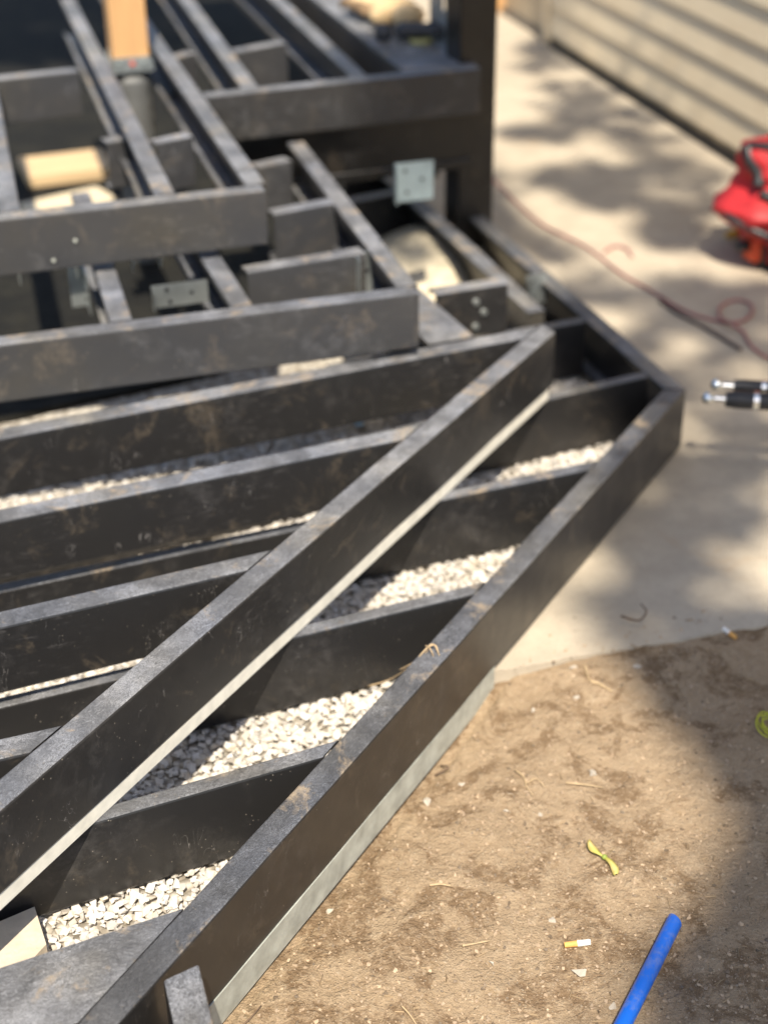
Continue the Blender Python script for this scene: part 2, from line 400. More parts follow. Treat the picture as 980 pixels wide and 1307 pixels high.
hp_ = at(556, 340, 0); V = []; F = []; N_ = 22
for j in range(N_+1):
    for i in range(N_+1):
        x, y = (i/N_-.5)*.42, (j/N_-.5)*.56; r = math.hypot(x/.21, y/.28)
        V.append((x, y, max(-.02, .085*(1-r*r) + .010*noise.noise(Vector((x*14, y*14, 2))) + .005*noise.noise(Vector((x*50, y*50, 2))))))
for j in range(N_):
    for i in range(N_): F.append((j*(N_+1)+i, j*(N_+1)+i+1, (j+1)*(N_+1)+i+1, (j+1)*(N_+1)+i))
o = obj('gravel_heap', V, F, plain('pale_sandy_gravel', (.52, .46, .34), .95, 0, .3, 40, .6), None, Matrix.Translation((hp_.x, hp_.y, 0)), True); tag(o, 'low heap of pale gravel between the joists behind the step corner', 'gravel heap')

# ------------------------------------------------------------------ steel channels
def channel(name, p0, p1, ztop, parent, mat=STEEL, h=H, fl=.040, back=1, t=.0035, lip=.012, m0=0, m1=0, hsub=None):
    """C channel; web's outer face on the line p0-p1 (plan), flanges run to the left of it (back=1) or to the right (-1).
    m0 / m1: how far the far (flange) side runs past the ends (mitre)"""
    d = Vector((p1.x-p0.x, p1.y-p0.y, 0)); L = d.length
    M = frame2(Vector((p0.x, p0.y, ztop)), d)
    r = .0035
    prof = [(r, 0), (fl-r, 0), (fl-r*.3, -r*.3), (fl, -r), (fl, -lip), (fl-t, -lip), (fl-t, -t), (t, -t), (t, -h+t), (fl-t, -h+t), (fl-t, -h+lip), (fl, -h+lip), (fl, -h+r), (fl-r, -h), (r, -h), (r*.3, -h+r*.3), (0, -h+r), (0, -r), (r*.3, -r*.3)]
    n = len(prof); V = []; F = []
    NS = max(2, int(L/.12)); rg = random.Random(hash((round(p0.x, 3), round(p0.y, 3))) & 0xffff)
    for i in range(NS+1):
        w = rg.uniform(-.0006, .0006)
        for (y_, z_) in prof:
            f = y_/fl; a = -m0*f; b = L+m1*f
            V.append((a+(b-a)*i/NS, back*y_+w, z_))
    for i in range(NS):
        for k in range(n):
            q = (i*n+k, i*n+(k+1) % n, (i+1)*n+(k+1) % n, (i+1)*n+k)
            F.append(q if back > 0 else q[::-1])
    c0 = tuple(range(n)); c1 = tuple(NS*n+k for k in range(n))
    F.append(c0[::-1] if back > 0 else c0); F.append(c1 if back > 0 else c1[::-1])
    return obj(name, V, F, mat, parent, M)
def flat(name, poly, ztop, th, parent, mat):
    c = sum((Vector(p) for p in poly), Vector())/len(poly); M = frame2(Vector((c.x, c.y, ztop)), poly[1]-poly[0])
    I = M.inverted(); q = [I @ Vector((p.x, p.y, ztop)) for p in poly]
    ar = sum(q[i].x*q[(i+1) % len(q)].y-q[(i+1) % len(q)].x*q[i].y for i in range(len(q)))
    if ar < 0: q = q[::-1]
    return prism(name, [(p.x, p.y) for p in q], -th, 0, mat, parent, M)
def screw(p, d, parent, mat=GALV, r=.005, l=.004):
    bm = bmesh.new(); cyl(bm, (0, 0, 0), (0, 0, l), r, r*.85, 6)
    q = Vector(d).to_track_quat('Z', 'Y').to_matrix().to_4x4(); q.translation = p
    return bm_obj('screw', bm, mat, parent, q)
def hanger(p, d, parent, w=.045, h=.09, leg=.03, mat=GALV):
    """galvanised joist hanger: plate facing -n with holes marked by screws, folded leg"""
    M = frame2(p, d); bm = bmesh.new()
    bx(bm, 0, w, -.002, 0, -h, 0); bx(bm, -.002, 0, -leg, 0, -h, 0)
    o = bm_obj('hanger_bracket', bm, mat, parent, M)
    for (a, b) in ((.25, .2), (.7, .45), (.3, .75)):
        q = M @ Vector((w*a, -.002, -h*b)); screw(q, M.to_3x3() @ Vector((0, -1, 0)), o, BLACKP, .004, .003)
    return o

low = empty('lower_step_frame', at(560, 800, 0), 'lowest black steel step frame with joists over gravel beside the dirt', 'step frame')
near2 = at(300, 1146, Z1) - DD*.75
d2 = channel('diagonal_beam', near2, D2b, Z1, low, STEELC, m1=-.026)
rim = channel('rim_joist', RIMa, RIMb + RD*.42, Z1, low, STEELC, m0=-.02)
D2back = (near2+DN*.0402, D2b+DN*.0402)
RIMback = (RIMa - SD*.042, RIMb - SD*.042)
def joist(u0, v0, u1, v1, left=None, right=None, z=Z1, parent=low, mat=STEEL, ext0=0, ext1=0, name='joist', **k):
    a, b = at(u0, v0, z), at(u1, v1, z); d = (b-a).normalized()
    n = Vector((-d.y, d.x, 0)); fl = .04 if parent is not low else .026; kw = {'fl': fl}
    if left:
        p = meet(a, b, *left); p2 = meet(a+n*fl, b+n*fl, *left); kw['m0'] = -(p2-p).dot(d); a2 = p
    else: a2 = a - d*ext0
    if right:
        p = meet(a, b, *right); p2 = meet(a+n*fl, b+n*fl, *right); kw['m1'] = (p2-p).dot(d); b2 = p
    else: b2 = b + d*ext1
    return channel(name, a2, b2, z, parent, mat, **kw, **k)
e = .0005
DB = (D2back[0]+DN*e, D2back[1]+DN*e)
J5 = joist(122, 1050, 400, 970, right=DB, ext0=.6)
J4 = joist(373, 814, 610, 757, right=DB, ext0=.9)
Jb = joist(580, 634.7, 755.5, 598, right=DB, ext0=1.3)
Jc = joist(704, 508.5, 825, 481, right=(RIMback[0]-SD*e, RIMback[1]-SD*e), ext0=1.4, mat=STEELC)
Jd = joist(700, 419, 775, 405, right=(RIMback[0]-SD*e, RIMback[1]-SD*e), ext0=.5, mat=STEELC)
# second frame: the inner diagonal and its joists stand on the lower joists
sec = empty('second_step_frame', at(250, 760, 0), 'second black steel step frame ending in a long inner diagonal beam', 'step frame')
near1 = D1a - DD*.5; far1 = D1b
d1 = channel('diagonal_beam', near1, far1, ZM, sec, STEELD, h=.114, m1=.02)
tag(d1, 'inner diagonal beam with a dusty scratched top')
D1back = (near1 + DN*.0402, far1 + DN*.0402)
DK = (D1back[0]+DN*e, D1back[1]+DN*e)
J3 = joist(0, 560.6, 655, 434, right=DK, ext0=.5, mat=STEELD, z=ZM, parent=sec, h=HM)
J2 = joist(0, 666.3, 512, 561, right=DK, ext0=.4, mat=STEELD, z=ZM, parent=sec, h=.104)
J1 = joist(0, 800.6, 310, 729, right=DK, ext0=.3, z=ZM, parent=sec, h=HM)
J0 = joist(0, 969, 37, 960.6, right=DK, ext0=.3, z=ZM, parent=sec, h=HM)
# galvanised strips along the feet of the diagonals
def strip(name, a, b, off, z0, z1, th, mat, parent):
    M = frame2(Vector((a.x, a.y, 0)), b-a); L = (b-a).length; bm = bmesh.new()
    bx(bm, 0, L, off-th, off, z0, z1, .0006)
    return bm_obj(name, bm, mat, parent, M)
zb = Z1-H
s2 = strip('galvanised_strip', D2a - DD*.115, meet(D2a, D2b, EDGEa, EDGEb), .0045, -.037, zb+.004, .003, GALVG, d2)
s1 = strip('pale_strip', near1, far1 - DD*.012, .0045, Z1+.001, ZM-.1145, .003, GALVP, d1)
# wide plate and stub beam at the near end
pl = [at(252, 1153, Z1), at(0, 1234.7, Z1), at(8, 1290, Z1), at(88, 1301, Z1), at(127, 1288, Z1)]
q0 = meet(pl[0], pl[1], DB[0], DB[1]); dpl = (pl[1]-pl[0]).normalized()
plate_poly = [q0, q0 + dpl*((pl[1]-pl[0]).length+.005), q0 + dpl*((pl[1]-pl[0]).length+.005) - DN.cross(Vector((0, 0, 1)))*0 - CD*.115, meet(q0 - CD*.115 + dpl*0, q0 - CD*.115 + dpl, DB[0], DB[1])]
flat('gusset_plate', plate_poly, Z1-.001, .006, low, STEELD)
ga = plate_poly[3]; gb = plate_poly[2]
joistm = channel('joist', gb + (gb-ga).normalized()*.0 + CD*.045, ga + CD*.045, Z1-.008, low, STEEL, fl=.04, h=H-.008)
k0 = at(208.6, 1253, Z1); k1 = at(222, 1312, Z1); kd = (k1-k0).normalized()
k0b = at(248, 1240, Z1)
kk = channel('stub_beam', k0 , k0 + kd*.3, Z1+.001, low, STEELC, fl=.043, back=1, m0=.012)
# back part of the lower frame
ga_, gb_ = at(701, 400, Z1), at(550, 263, Z1)
channel('joist', ga_ - (gb_-ga_).normalized()*-.02, gb_ + (gb_-ga_).normalized()*.35, Z1, low, STEELD, fl=.042)
Jq = joist(556, 376, 648, 362, ext0=.0, mat=STEELD, z=ZM-.02, parent=sec, h=HM)
pa, pb = at(607, 430, ZM), at(551, 381, ZM); pd = (pb-pa).normalized()
channel('support_beam', pa + pd*.005, pb+pd*.5, ZM-.0005, sec, STEELD, fl=.095, h=HM)
hanger(at(672, 352, Z1+.02), SD, low, .05, .07, .03)
for (u0, v0, u1, v1) in ((425, 262, 525, 243), (440, 222, 515, 209)):
    channel('blocking', at(u0, v0, Z1), at(u1, v1, Z1), Z1-.001, low, STEELD, fl=.038)
bm = bmesh.new()
# bolt heads on the slotted joist
for (u, v) in ((622, 382), (640, 384), (622, 411)):
    pass
bm.free()
for (du, dz) in ((.06, -.03), (.045, -.055), (.06, -.085)):
    a, b = at(556, 376, ZM-.02), at(648, 362, ZM-.02); d = (b-a).normalized(); n = Vector((d.y, -d.x, 0))
    screw(b - d*du*1.2 + n*.0005 + Vector((0, 0, dz)), n, Jq, GALV, .008, .005)

# ------------------------------------------------------------------ middle step frame
mid = empty('middle_step_frame', at(300, 480, 0), 'middle black steel step frame with open joist bays', 'step frame')
S1a, S1b = at(0, 440.5, Z2), at(534.7, 374, Z2); s1d = (S1b-S1a).normalized()
S1 = channel('front_beam', S1a - s1d*.6, S1b, Z2, mid, STEELU, h=HS)
r2a, r2b = at(540, 372, Z2), at(382, 176, Z2)
S1n = Vector((-s1d.y, s1d.x, 0)); s1back = (S1a+S1n*.0415, S1b+S1n*.0415)
def backjoist(u0, v0, u1, v1, z, parent, line, mat=STEELU, ext=0, fl=.04, **k):
    """joist that runs back from a front beam: (u0,v0) near, (u1,v1) far, right-hand edge of its top"""
    a, b = at(u0, v0, z), at(u1, v1, z); d = (b-a).normalized(); n = Vector((-d.y, d.x, 0))
    p = meet(a, b, *line); p2 = meet(a+n*fl, b+n*fl, *line)
    return channel('joist', p, b+d*ext, z, parent, mat, fl=fl, m0=-(p2-p).dot(d), h=HS, **k)
r2 = backjoist(539, 371, 388, 180, Z2, mid, s1back, STEELU)
backjoist(168, 402, 151, 352, Z2, mid, s1back, STEELU, ext=.5)
backjoist(323, 388, 288, 335, Z2, mid, s1back, STEELU, ext=.35)
for (u0, v0, u1, v1) in ((316, 347, 466, 322), (350, 273, 430, 258), (329, 213, 372, 204)):
    a, b = at(u0, v0, Z2), at(u1, v1, Z2); channel('blocking', a, b, Z2-.001, mid, STEELU, fl=.038, h=HS)
hanger(at(452, 322, Z2-.004), SD, mid, .035, .085, .04)
hanger(at(107, 340, Z2), CD*-1, mid, .05, .08, .03)
hanger(at(194, 365, Z2-.02), SD, mid, .105, .045, .02)

# ------------------------------------------------------------------ upper deck frame
top = empty('upper_deck_frame', at(300, 300, 0), 'raised black steel deck frame with open joists and stepped front', 'deck frame')
S2a, S2b = at(0, 280.6, Z3), at(338, 243, Z3); s2d = (S2b-S2a).normalized(); s2n = Vector((-s2d.y, s2d.x, 0))
S2 = channel('front_beam', S2a - s2d*.6, S2b, Z3, top, STEELU, h=HS)
s2back = (S2a+s2n*.0415, S2b+s2n*.0415)
R3 = backjoist(341, 236, 216, 61, Z3, top, s2back, STEELU, ext=2.0)
M3 = backjoist(224, 245, 118, 41, Z3, top, s2back, STEELU, ext=.45)
L3 = backjoist(28, 273, 12, 190, Z3, top, s2back, STEELU, ext=1.2)
Ta, Tb = at(262, 124, Z3), at(613, 87, Z3); td = (Tb-Ta).normalized(); tn = Vector((-td.y, td.x, 0))
r3l = at(341, 236, Z3), at(216, 61, Z3)
T = channel('front_beam', meet(Ta, Tb, *r3l)+td*.003, Tb, Z3, top, STEELT, h=HS)
tback = (Ta+tn*.0415, Tb+tn*.0415)
N1 = backjoist(330, 110, 250, 2, Z3, top, tback, STEELU, ext=1.5)
N2 = backjoist(469, 96, 365, 0, Z3, top, tback, STEELU, ext=1.5)
# wide rim: two channels side by side under a flat plate
w0 = at(516, 92, Z3); w1 = at(610, 83, Z3)
wa = meet(w0, w0+CD, *tback); wb = meet(w1, w1+CD, *tback)
channel('rim_joist', wb, wb+CD*3, Z3-.004, top, STEELU, fl=.045, h=HS)
channel('rim_joist', wa, wa+CD*3, Z3-.004, top, STEELU, fl=.045, back=-1, h=HS)
flat('rim_plate', [wa+CD*.002, wb+CD*.002, wb+CD*3, wa+CD*3], Z3, .0035, top, STEELU)
for (u0, v0, u1, v1, p) in ((-60, 107, 100, 90, top), (200, 183, 246, 173, top), (302, 66, 366, 54, top), (222, 74, 250, 67, top)):
    a, b = at(u0, v0, Z3), at(u1, v1, Z3); channel('blocking', a, b, Z3-.001, top, STEELU, fl=.038, h=HS)
a, b = at(136, 182, Z3-.06), at(180, 175, Z3-.06); channel('blocking', a, b, Z3-.06, top, STEELU, fl=.038, h=HS)
# self-drilling screw points hanging below the front beam
for (u, v) in ((15, 352), (88, 344), (160, 336), (196, 331)):
    f0 = (u/338.); p = S2a.lerp(S2b, f0) + s2n*.02; bm = bmesh.new(); cyl(bm, (0, 0, 0), (0, 0, -.028), .0035, .0012, 8)
    bm_obj('screw', bm, GALV, top, Matrix.Translation((p.x, p.y, Z3-HS)))
hanger(at(504, 209, Z2), SD, top,   .09, .09, .02, plain('shaded_galvanised', (.26, .32, .34), .5, .4, .12))  # galvanised plate, its shade put into a darker blue-grey colour
for (u, v, za) in ((89, 312, .055), (59, 338, .088)):
    p = S2a.lerp(S2b, u/338.) - s2n*.0005; screw(Vector((p.x, p.y, Z3-za)), -s2n, S2, GALVG, .004, .003)
# black post at the corner
post = empty('deck_post', Vector((Tb.x, Tb.y, 0)), 'tall square black steel post at the corner of the upper deck', 'post')
pc = Tb + tn*.055 + td*.02
bm = bmesh.new(); bx(bm, -.05, .045, 0, .095, .012, 2.6, .004)
bm_obj('shaft', bm, STEELP, post, frame2(Vector((pc.x, pc.y, 0)), td))
bm = bmesh.new(); bx(bm, -.075, .07, -.02, .12, .0, .012, .002)
bm_obj('base_plate', bm, STEELP, post, frame2(Vector((pc.x, pc.y, .001)), td))
# black sheet added to stand for the shade behind the upper deck's front
sk = empty('shade_panel', Vector((Ta.x, Ta.y, 0)), 'flat black sheet standing in for the shade below the upper deck edge', 'panel')
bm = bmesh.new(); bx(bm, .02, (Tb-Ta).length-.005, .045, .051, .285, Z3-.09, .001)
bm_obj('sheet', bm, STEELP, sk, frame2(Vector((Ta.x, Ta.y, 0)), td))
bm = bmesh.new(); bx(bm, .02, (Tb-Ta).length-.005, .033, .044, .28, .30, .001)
bm_obj('bottom_strip', bm, STEELP, sk, frame2(Vector((Ta.x, Ta.y, 0)), td))

# ------------------------------------------------------------------ timber post on its pier, loose planks
wp = at(165, 73, Z3)
pier = empty('concrete_pier', Vector((wp.x, wp.y, 0)), 'ribbed grey pier carrying the timber post between the joists', 'pier')
bm = bmesh.new(); z = 0.0
N = 20; rings = []
for i in range(25):
    z = i*.0205; r = .045 + (.006 if i % 2 else 0)
    rings.append([bm.verts.new((math.cos(2*math.pi*k/N)*r, math.sin(2*math.pi*k/N)*r, z)) for k in range(N)])
for i in range(24):
    for k in range(N): bm.faces.new((rings[i][k], rings[i][(k+1) % N], rings[i+1][(k+1) % N], rings[i+1][k]))
bm.faces.new(rings[-1]); 
PIERM = plain('grey_corrugated', (.13, .135, .135), .6, .2, .15)
o = bm_obj('ribbed_sleeve', bm, PIERM, pier, Matrix.Translation((wp.x, wp.y, 0)), True)
tp = empty('timber_post', Vector((wp.x, wp.y, .40)), 'orange-brown square timber post standing in a metal base', 'post')
Mp = frame2(Vector((wp.x, wp.y, 0)), SD)
bm = bmesh.new(); bx(bm, -.044, .044, -.044, .044, Z3-.005, 1.3, .003); bm_obj('shaft', bm, PINE, tp, Mp)
bm = bmesh.new(); bx(bm, -.052, .052, -.05, .05, Z3-.025, Z3-.006, .001); bx(bm, -.048, .048, -.051, -.048, Z3-.025, Z3+.012, .0005); bx(bm, -.048, .048, .048, .051, Z3-.025, Z3+.012, .0005)
pb_ = bm_obj('post_base', bm, GALV, tp, Mp)
for x in (-.03, 0, .03): screw(Mp @ Vector((x, -.051, Z3-.004)), -CD, pb_, GALV if x else ORANGE, .006, .005)
def plank(u0, v0, u1, v1, z, w, th, label, mat):
    a, b = at(u0, v0, z), at(u1, v1, z); M = frame2(a, b-a); L = (b-a).length; bm = bmesh.new()
    bx(bm, 0, w, 0, th, 0, 1, 0) if False else bx(bm, 0, th, 0, w, 0, L, .003)
    M = M @ Matrix.Rotation(math.pi/2, 4, 'Y')      # grain (local z) along the board
    o = bm_obj('plank', bm, mat, None, M); tag(o, label, 'plank', 'offcut planks below the upper deck'); return o
plank(36, 226, 145, 213, .05, .20, .035, 'orange-tan plank lying below the upper deck, the farther of two', PALEPINE)
plank(50, 275, 150, 252, .05, .13, .035, 'pale cream plank lying below the upper deck, the nearer of two', wood('cream_board', (.74, .63, .44)))

# ------------------------------------------------------------------ house wall with lap siding, door
SIDM = Mat('vinyl_siding'); v = SIDM.mapped((1, 1, 1)); gr = SIDM.noise(SIDM.mapped((3, 60, 60)), 6, 4)
SIDING = SIDM.set(color=SIDM.mix(SIDM.ramp(SIDM.noise(v, 5, 5, .65), [(.35, 0), (.72, 1)]), (.70, .60, .43), (.62, .51, .35)), rough=.55, normal=SIDM.bump(gr, .12, .002))
house = empty('house_wall', wall_a, 'cream lap siding wall of the building beside the concrete path', 'wall')
wl0 = wall_a - WD*2.6; corner = at(704, 62, 0)
Lw = (corner-wl0).dot(WD)
Mw = frame2(wl0, WD)    # x along the wall away from the camera, y to the left = towards the path
EXP = .107; z0 = .062
for i in range(18):
    zb_ = z0 + i*EXP
    prof = [(.003, zb_+EXP+.012), (.003, zb_+EXP), (.0150, zb_+.006), (.0156, zb_+.002), (.0135, zb_-.004), (.002, zb_-.004), (-.002, zb_+EXP+.012)]
    V = [(x, y_, z_) for x in (0, Lw) for (y_, z_) in prof]; n = len(prof)
    F = [(k, (k+1) % n, n+(k+1) % n, n+k) for k in range(n)] + [tuple(range(n))[::-1], tuple(range(n, 2*n))]
    o = obj('siding_board', V, F, SIDING, house, Mw)
bm = bmesh.new(); bx(bm, 0, Lw+.0, -.12, -.003, .045, 2.6); bm_obj('sheathing', bm, plain('dark_sheathing', (.06, .05, .04), .9), house, Mw)
bm = bmesh.new(); bx(bm, 0, Lw, -.1, .002, 0, .0445); bm_obj('foundation', bm, plain('dark_foundation', (.05, .045, .038), .9, 0, .4, 20, .5), house, Mw)
bm = bmesh.new(); bx(bm, 0, Lw, .0, .012, .045, .0605, .002); bm_obj('bottom_trim', bm, plain('weathered_trim', (.34, .27, .17), .7, 0, .4, 14, .3), house, Mw)
bm = bmesh.new(); bx(bm, Lw+.001, Lw+.05, -.1, .024, .02, 2.6, .004); bm_obj('corner_trim', bm, SIDING, house, Mw)
door = empty('garage_door', corner, 'flat beige door panel beyond the corner trim of the siding wall', 'door')
DOORM = plain('beige_door', (.40, .33, .23), .5, 0, .08, 8)
bm = bmesh.new(); bx(bm, Lw+.052, Lw+1.05, -.09, -.04, .02, 2.2, .003); bm_obj('leaf', bm, DOORM, door, Mw)
for k in range(3):
    bm = bmesh.new(); bx(bm, Lw+.16, Lw+.92, -.0395, -.034, .14+k*.66, .68+k*.66, .004); bm_obj('panel', bm, DOORM, door, Mw)
bm = bmesh.new(); bx(bm, Lw+.052, Lw+1.05, -.1, -.02, .0, .0195, .002); bm_obj('threshold', bm, plain('dark_threshold', (.08, .07, .06), .6), door, Mw)
op = at(636, 22, 0)
jt = tag(bm_obj('door_post', (lambda b: (bx(b, -.06, .06, -.06, .06, 0, 2.4, .004), b)[1])(bmesh.new()), PINE, None, frame2(at(648, 20, 0)+WD*.12-WN*.0, WD)), 'orange timber post beyond the far end of the door', 'post')

# ------------------------------------------------------------------ shade tree behind the camera: its crown throws the dappled shade
def shade_spot(u, v, z, r):  return (at(u, v, z), r)
SH = []   # (point to be shaded, radius in metres, density)
def S(u, v, r, dens=1, z=0): SH.append((at(u, v, z), r, dens))
# dirt on the right
for a in ((985, 850, .14), (915, 850, .11), (860, 865, .08), (960, 930, .13), (1000, 1010, .13), (985, 1075, .09), (1000, 1150, .12), (975, 1215, .11), (960, 1280, .12), (900, 900, .07), (930, 960, .07), (930, 1300, .09), (1060, 900, .2), (1080, 1050, .2), (1080, 1250, .22)): S(a[0]+(40 if 990 < a[1] < 1170 else 15), a[1], a[2])
# concrete near the rim
for a in ((810, 680, .11), (845, 720, .12), (850, 650, .12), (790, 770, .09), (880, 780, .07), (880, 590, .1), (940, 620, .09), (960, 670, .06), (840, 810, .07), (900, 830, .06)): S(*a)
# concrete band
for a in ((900, 410, .2), (960, 440, .15), (840, 380, .14), (800, 465, .13), (900, 500, .12), (960, 555, .1), (760, 370, .1)): S(*a)
for a in ((830, 250, .22), (880, 280, .17), (780, 235, .18), (740, 235, .12), (860, 300, .1), (700, 225, .1), (690, 170, .10), (720, 150, .14), (770, 150, .16), (740, 118, .14), (820, 185, .15), (870, 222, .12), (660, 170, .07), (950, 380, .12), (680, 315, .08), (720, 330, .06), (700, 60, .12), (690, 85, .1)): S(*a)
# upper deck right part, post, shade panel
for a in ((575, 112, .15), (620, 120, .15), (525, 125, .12), (600, 80, .12), (625, 60, .1), (560, 140, .15)): S(*a, z=.47)
for a in ((500, 185, .15), (560, 190, .16), (600, 200, .16), (450, 195, .13), (600, 215, .1)): S(*a, z=.25)
for z_ in (.6, .8, 1.0, 1.2): SH.append((Vector((pc.x, pc.y, z_)), .17, 1))
S(560, 180, .16, 1, .2); S(480, 190, .12, 1, .2)
# ground below the upper deck
for i in range(6):
    for k in range(3): S(-20+i*45, -30+k*45, .28, 1, 0)
for a in ((740, 440, .09), (760, 470, .06), (810, 500, .08), (780, 450, .1), (730, 405, .08)): S(*a, z=.1)
TREE_D = 10.5
LEAF = Mat('tree_leaf'); lv = LEAF.mapped(rnd=False)
LEAFM = LEAF.set(color=LEAF.mix(LEAF.noise(lv, 3, 3), (.035, .075, .018), (.075, .13, .03)), rough=.5)
BARK = plain('bark', (.11, .085, .065), .9, 0, .35, 9, .8)
tree = empty('shade_tree', Vector((-1.5, -8.4, 0)), 'tall leafy tree standing behind the photographer', 'tree')
tr = random.Random(11); V = []; F = []
def leaf(p, s):
    n = Vector((tr.gauss(0, .5), tr.gauss(0, .5), 1)).normalized(); n = (n*.6+SUN*.6).normalized()
    t = n.cross(Vector((tr.gauss(0, 1), tr.gauss(0, 1), tr.gauss(0, .3)))).normalized(); w = n.cross(t)
    b = len(V); V.extend([p-t*s, p-t*.3*s+w*.42*s, p+t*.45*s+w*.34*s, p+t*s, p+t*.45*s-w*.34*s, p-t*.3*s-w*.42*s]); F.append((b, b+1, b+2, b+3, b+4, b+5))
centres = []
for (p, r, dens) in SH:
    dd = TREE_D*tr.uniform(.88, 1.12); c = p + SUN*dd; centres.append(c)
    nleaf = int(dens*r*r*900)+5
    ax = SUN.orthogonal().normalized(); ay = SUN.cross(ax)
    for _ in range(nleaf):
        a_ = tr.uniform(0, 6.283); q = r*math.sqrt(tr.random())*tr.uniform(.8, 1.12)
        leaf(c + ax*(math.cos(a_)*q) + ay*(math.sin(a_)*q) + SUN*tr.uniform(-.4, .4)*(.4+r), tr.uniform(.05, .085))
# the rest of the crown, away from the sun's path to the deck
for _ in range(60):
    c = Vector((tr.uniform(-7, 4), tr.uniform(-13, -9.4), tr.uniform(6.5, 10)))
    centres.append(c)
    for _ in range(140): leaf(c + Vector((tr.gauss(0, .45), tr.gauss(0, .45), tr.gauss(0, .35))), tr.uniform(.06, .1))
obj('crown', V, F, LEAFM, tree)
trunk_pts = [(-1.5, -8.4, -.1), (-1.55, -8.35, 1.5), (-1.4, -8.2, 3), (-1.5, -7.8, 5), (-1.2, -7.2, 7.2)]
tm = tube_mesh(spline(trunk_pts, 5), [.3-.011*i for i in range(21)], 14)
obj_me('trunk', tm, BARK, tree, smooth=True)
def shades_lit(P):
    for p in P:
        g_ = p - SUN*(p.z/SUN.z); q = g_ - Vector((0, 0, CAM_H))
        if q.dot(AZ) < .3: continue
        u, v = pix(g_)
        if -250 < u < 1150 and -150 < v < 1500 and all((g_-c).length > r*.9 for (c, r, _) in SH): return True
    return False
made = 0
for k in range(160):
    if made > 16: break
    c = centres[tr.randrange(len(centres))]; s = Vector((-1.4, -7.6, 5+2*tr.random())); mm = s.lerp(c, .55)+Vector((tr.uniform(-2, 2), tr.uniform(-1.5, .5), tr.uniform(-.8, .6)))
    P = spline([s, mm, c], 6)
    if shades_lit(P): continue
    made += 1
    obj_me('limb', tube_mesh(P, [.09-.0066*i for i in range(13)], 7), BARK, tree, smooth=True)

# ------------------------------------------------------------------ loose things on the slab
def curve_obj(name, pxpts, z, rad, mat, label, cat, k=6, n=8):
    P = spline([at(u, v, z+(dz[0] if dz else 0)) for (u, v, *dz) in pxpts], k)
    o = obj_me(name, tube_mesh(P, rad, n), mat, smooth=True); tag(o, label, cat); return o
curve_obj('air_hose', [(622, 222), (640, 240), (662, 262), (692, 287), (740, 311), (768, 330), (792, 349), (832, 372), (868, 394), (900, 406), (935, 412), (956, 404), (958, 389), (940, 383), (920, 390), (918, 404, .008), (934, 414, .012), (948, 424), (955, 438), (968, 450), (990, 460), (1040, 470)], .005, .0036, HOSE, 'thin red hose snaking over the concrete with a small loop', 'hose')
curve_obj('hose_offcut', [(770, 322), (785, 314), (800, 318), (806, 327)], .005, .0036, HOSE, 'short bent red hose end on the concrete beside the long hose', 'hose')
curve_obj('dark_cable', [(842, 384), (868, 402), (900, 418), (932, 438), (945, 446)], .005, .0045, plain('brown_cable', (.09, .06, .05), .6), 'thin brown cable lying next to the red hose loop', 'cable')

# two black rods with ball ends, lying across a low trestle outside the picture
trs = empty('low_trestle', at(1300, 560, 0), 'low trestle right of the picture carrying the black rods', 'trestle')
zr = .2
Mt = frame2(at(1290, 585, 0), CD)
bm = bmesh.new(); bx(bm, -.2, .2, -.03, .03, zr-.065, zr-.022, .003); bm_obj('beam', bm, PALEPINE, trs, Mt)
for x in (-.17, .17):
    for s_ in (-1, 1):
        bm = bmesh.new(); cyl(bm, (x, s_*.11, 0.001), (x, s_*.025, zr-.03), .015, .015, 8); bm_obj('leg', bm, PALEPINE, trs, Mt)
for i, ((u0, v0, u1, v1), lb) in enumerate((((912, 491, 985, 496), 'black rod with a silver ball end, the farther of the pair'), ((901, 508, 985, 513), 'black rod with a silver ball end, the nearer of the pair'))):
    a, b = at(u0, v0, zr), at(u1, v1, zr); d = (b-a).normalized()
    rod = empty('ball_end_rod', a, lb, 'rod')
    s_ = .0135 + .003*i
    bm = bmesh.new(); cyl(bm, a+d*.035, a+d*.055, s_*.85, s_, 16); cyl(bm, a+d*.055, a+d*.9, s_, s_, 16); bm_obj('tube', bm, BLACKP, rod, None, False)
    bm = bmesh.new(); cyl(bm, a+d*.0, a+d*.036, .005, .005, 10); bm_obj('stem', bm, CHROME, rod)
    bm = bmesh.new(); bmesh.ops.create_uvsphere(bm, u_segments=16, v_segments=10, radius=.0115); bmesh.ops.translate(bm, verts=bm.verts, vec=a+d*.003); bm_obj('ball', bm, CHROME, rod, None, True)
    bm = bmesh.new(); cyl(bm, a+d*.085, a+d*.095, s_+.0012, s_+.0012, 16); bm_obj('ring', bm, CHROME, rod)

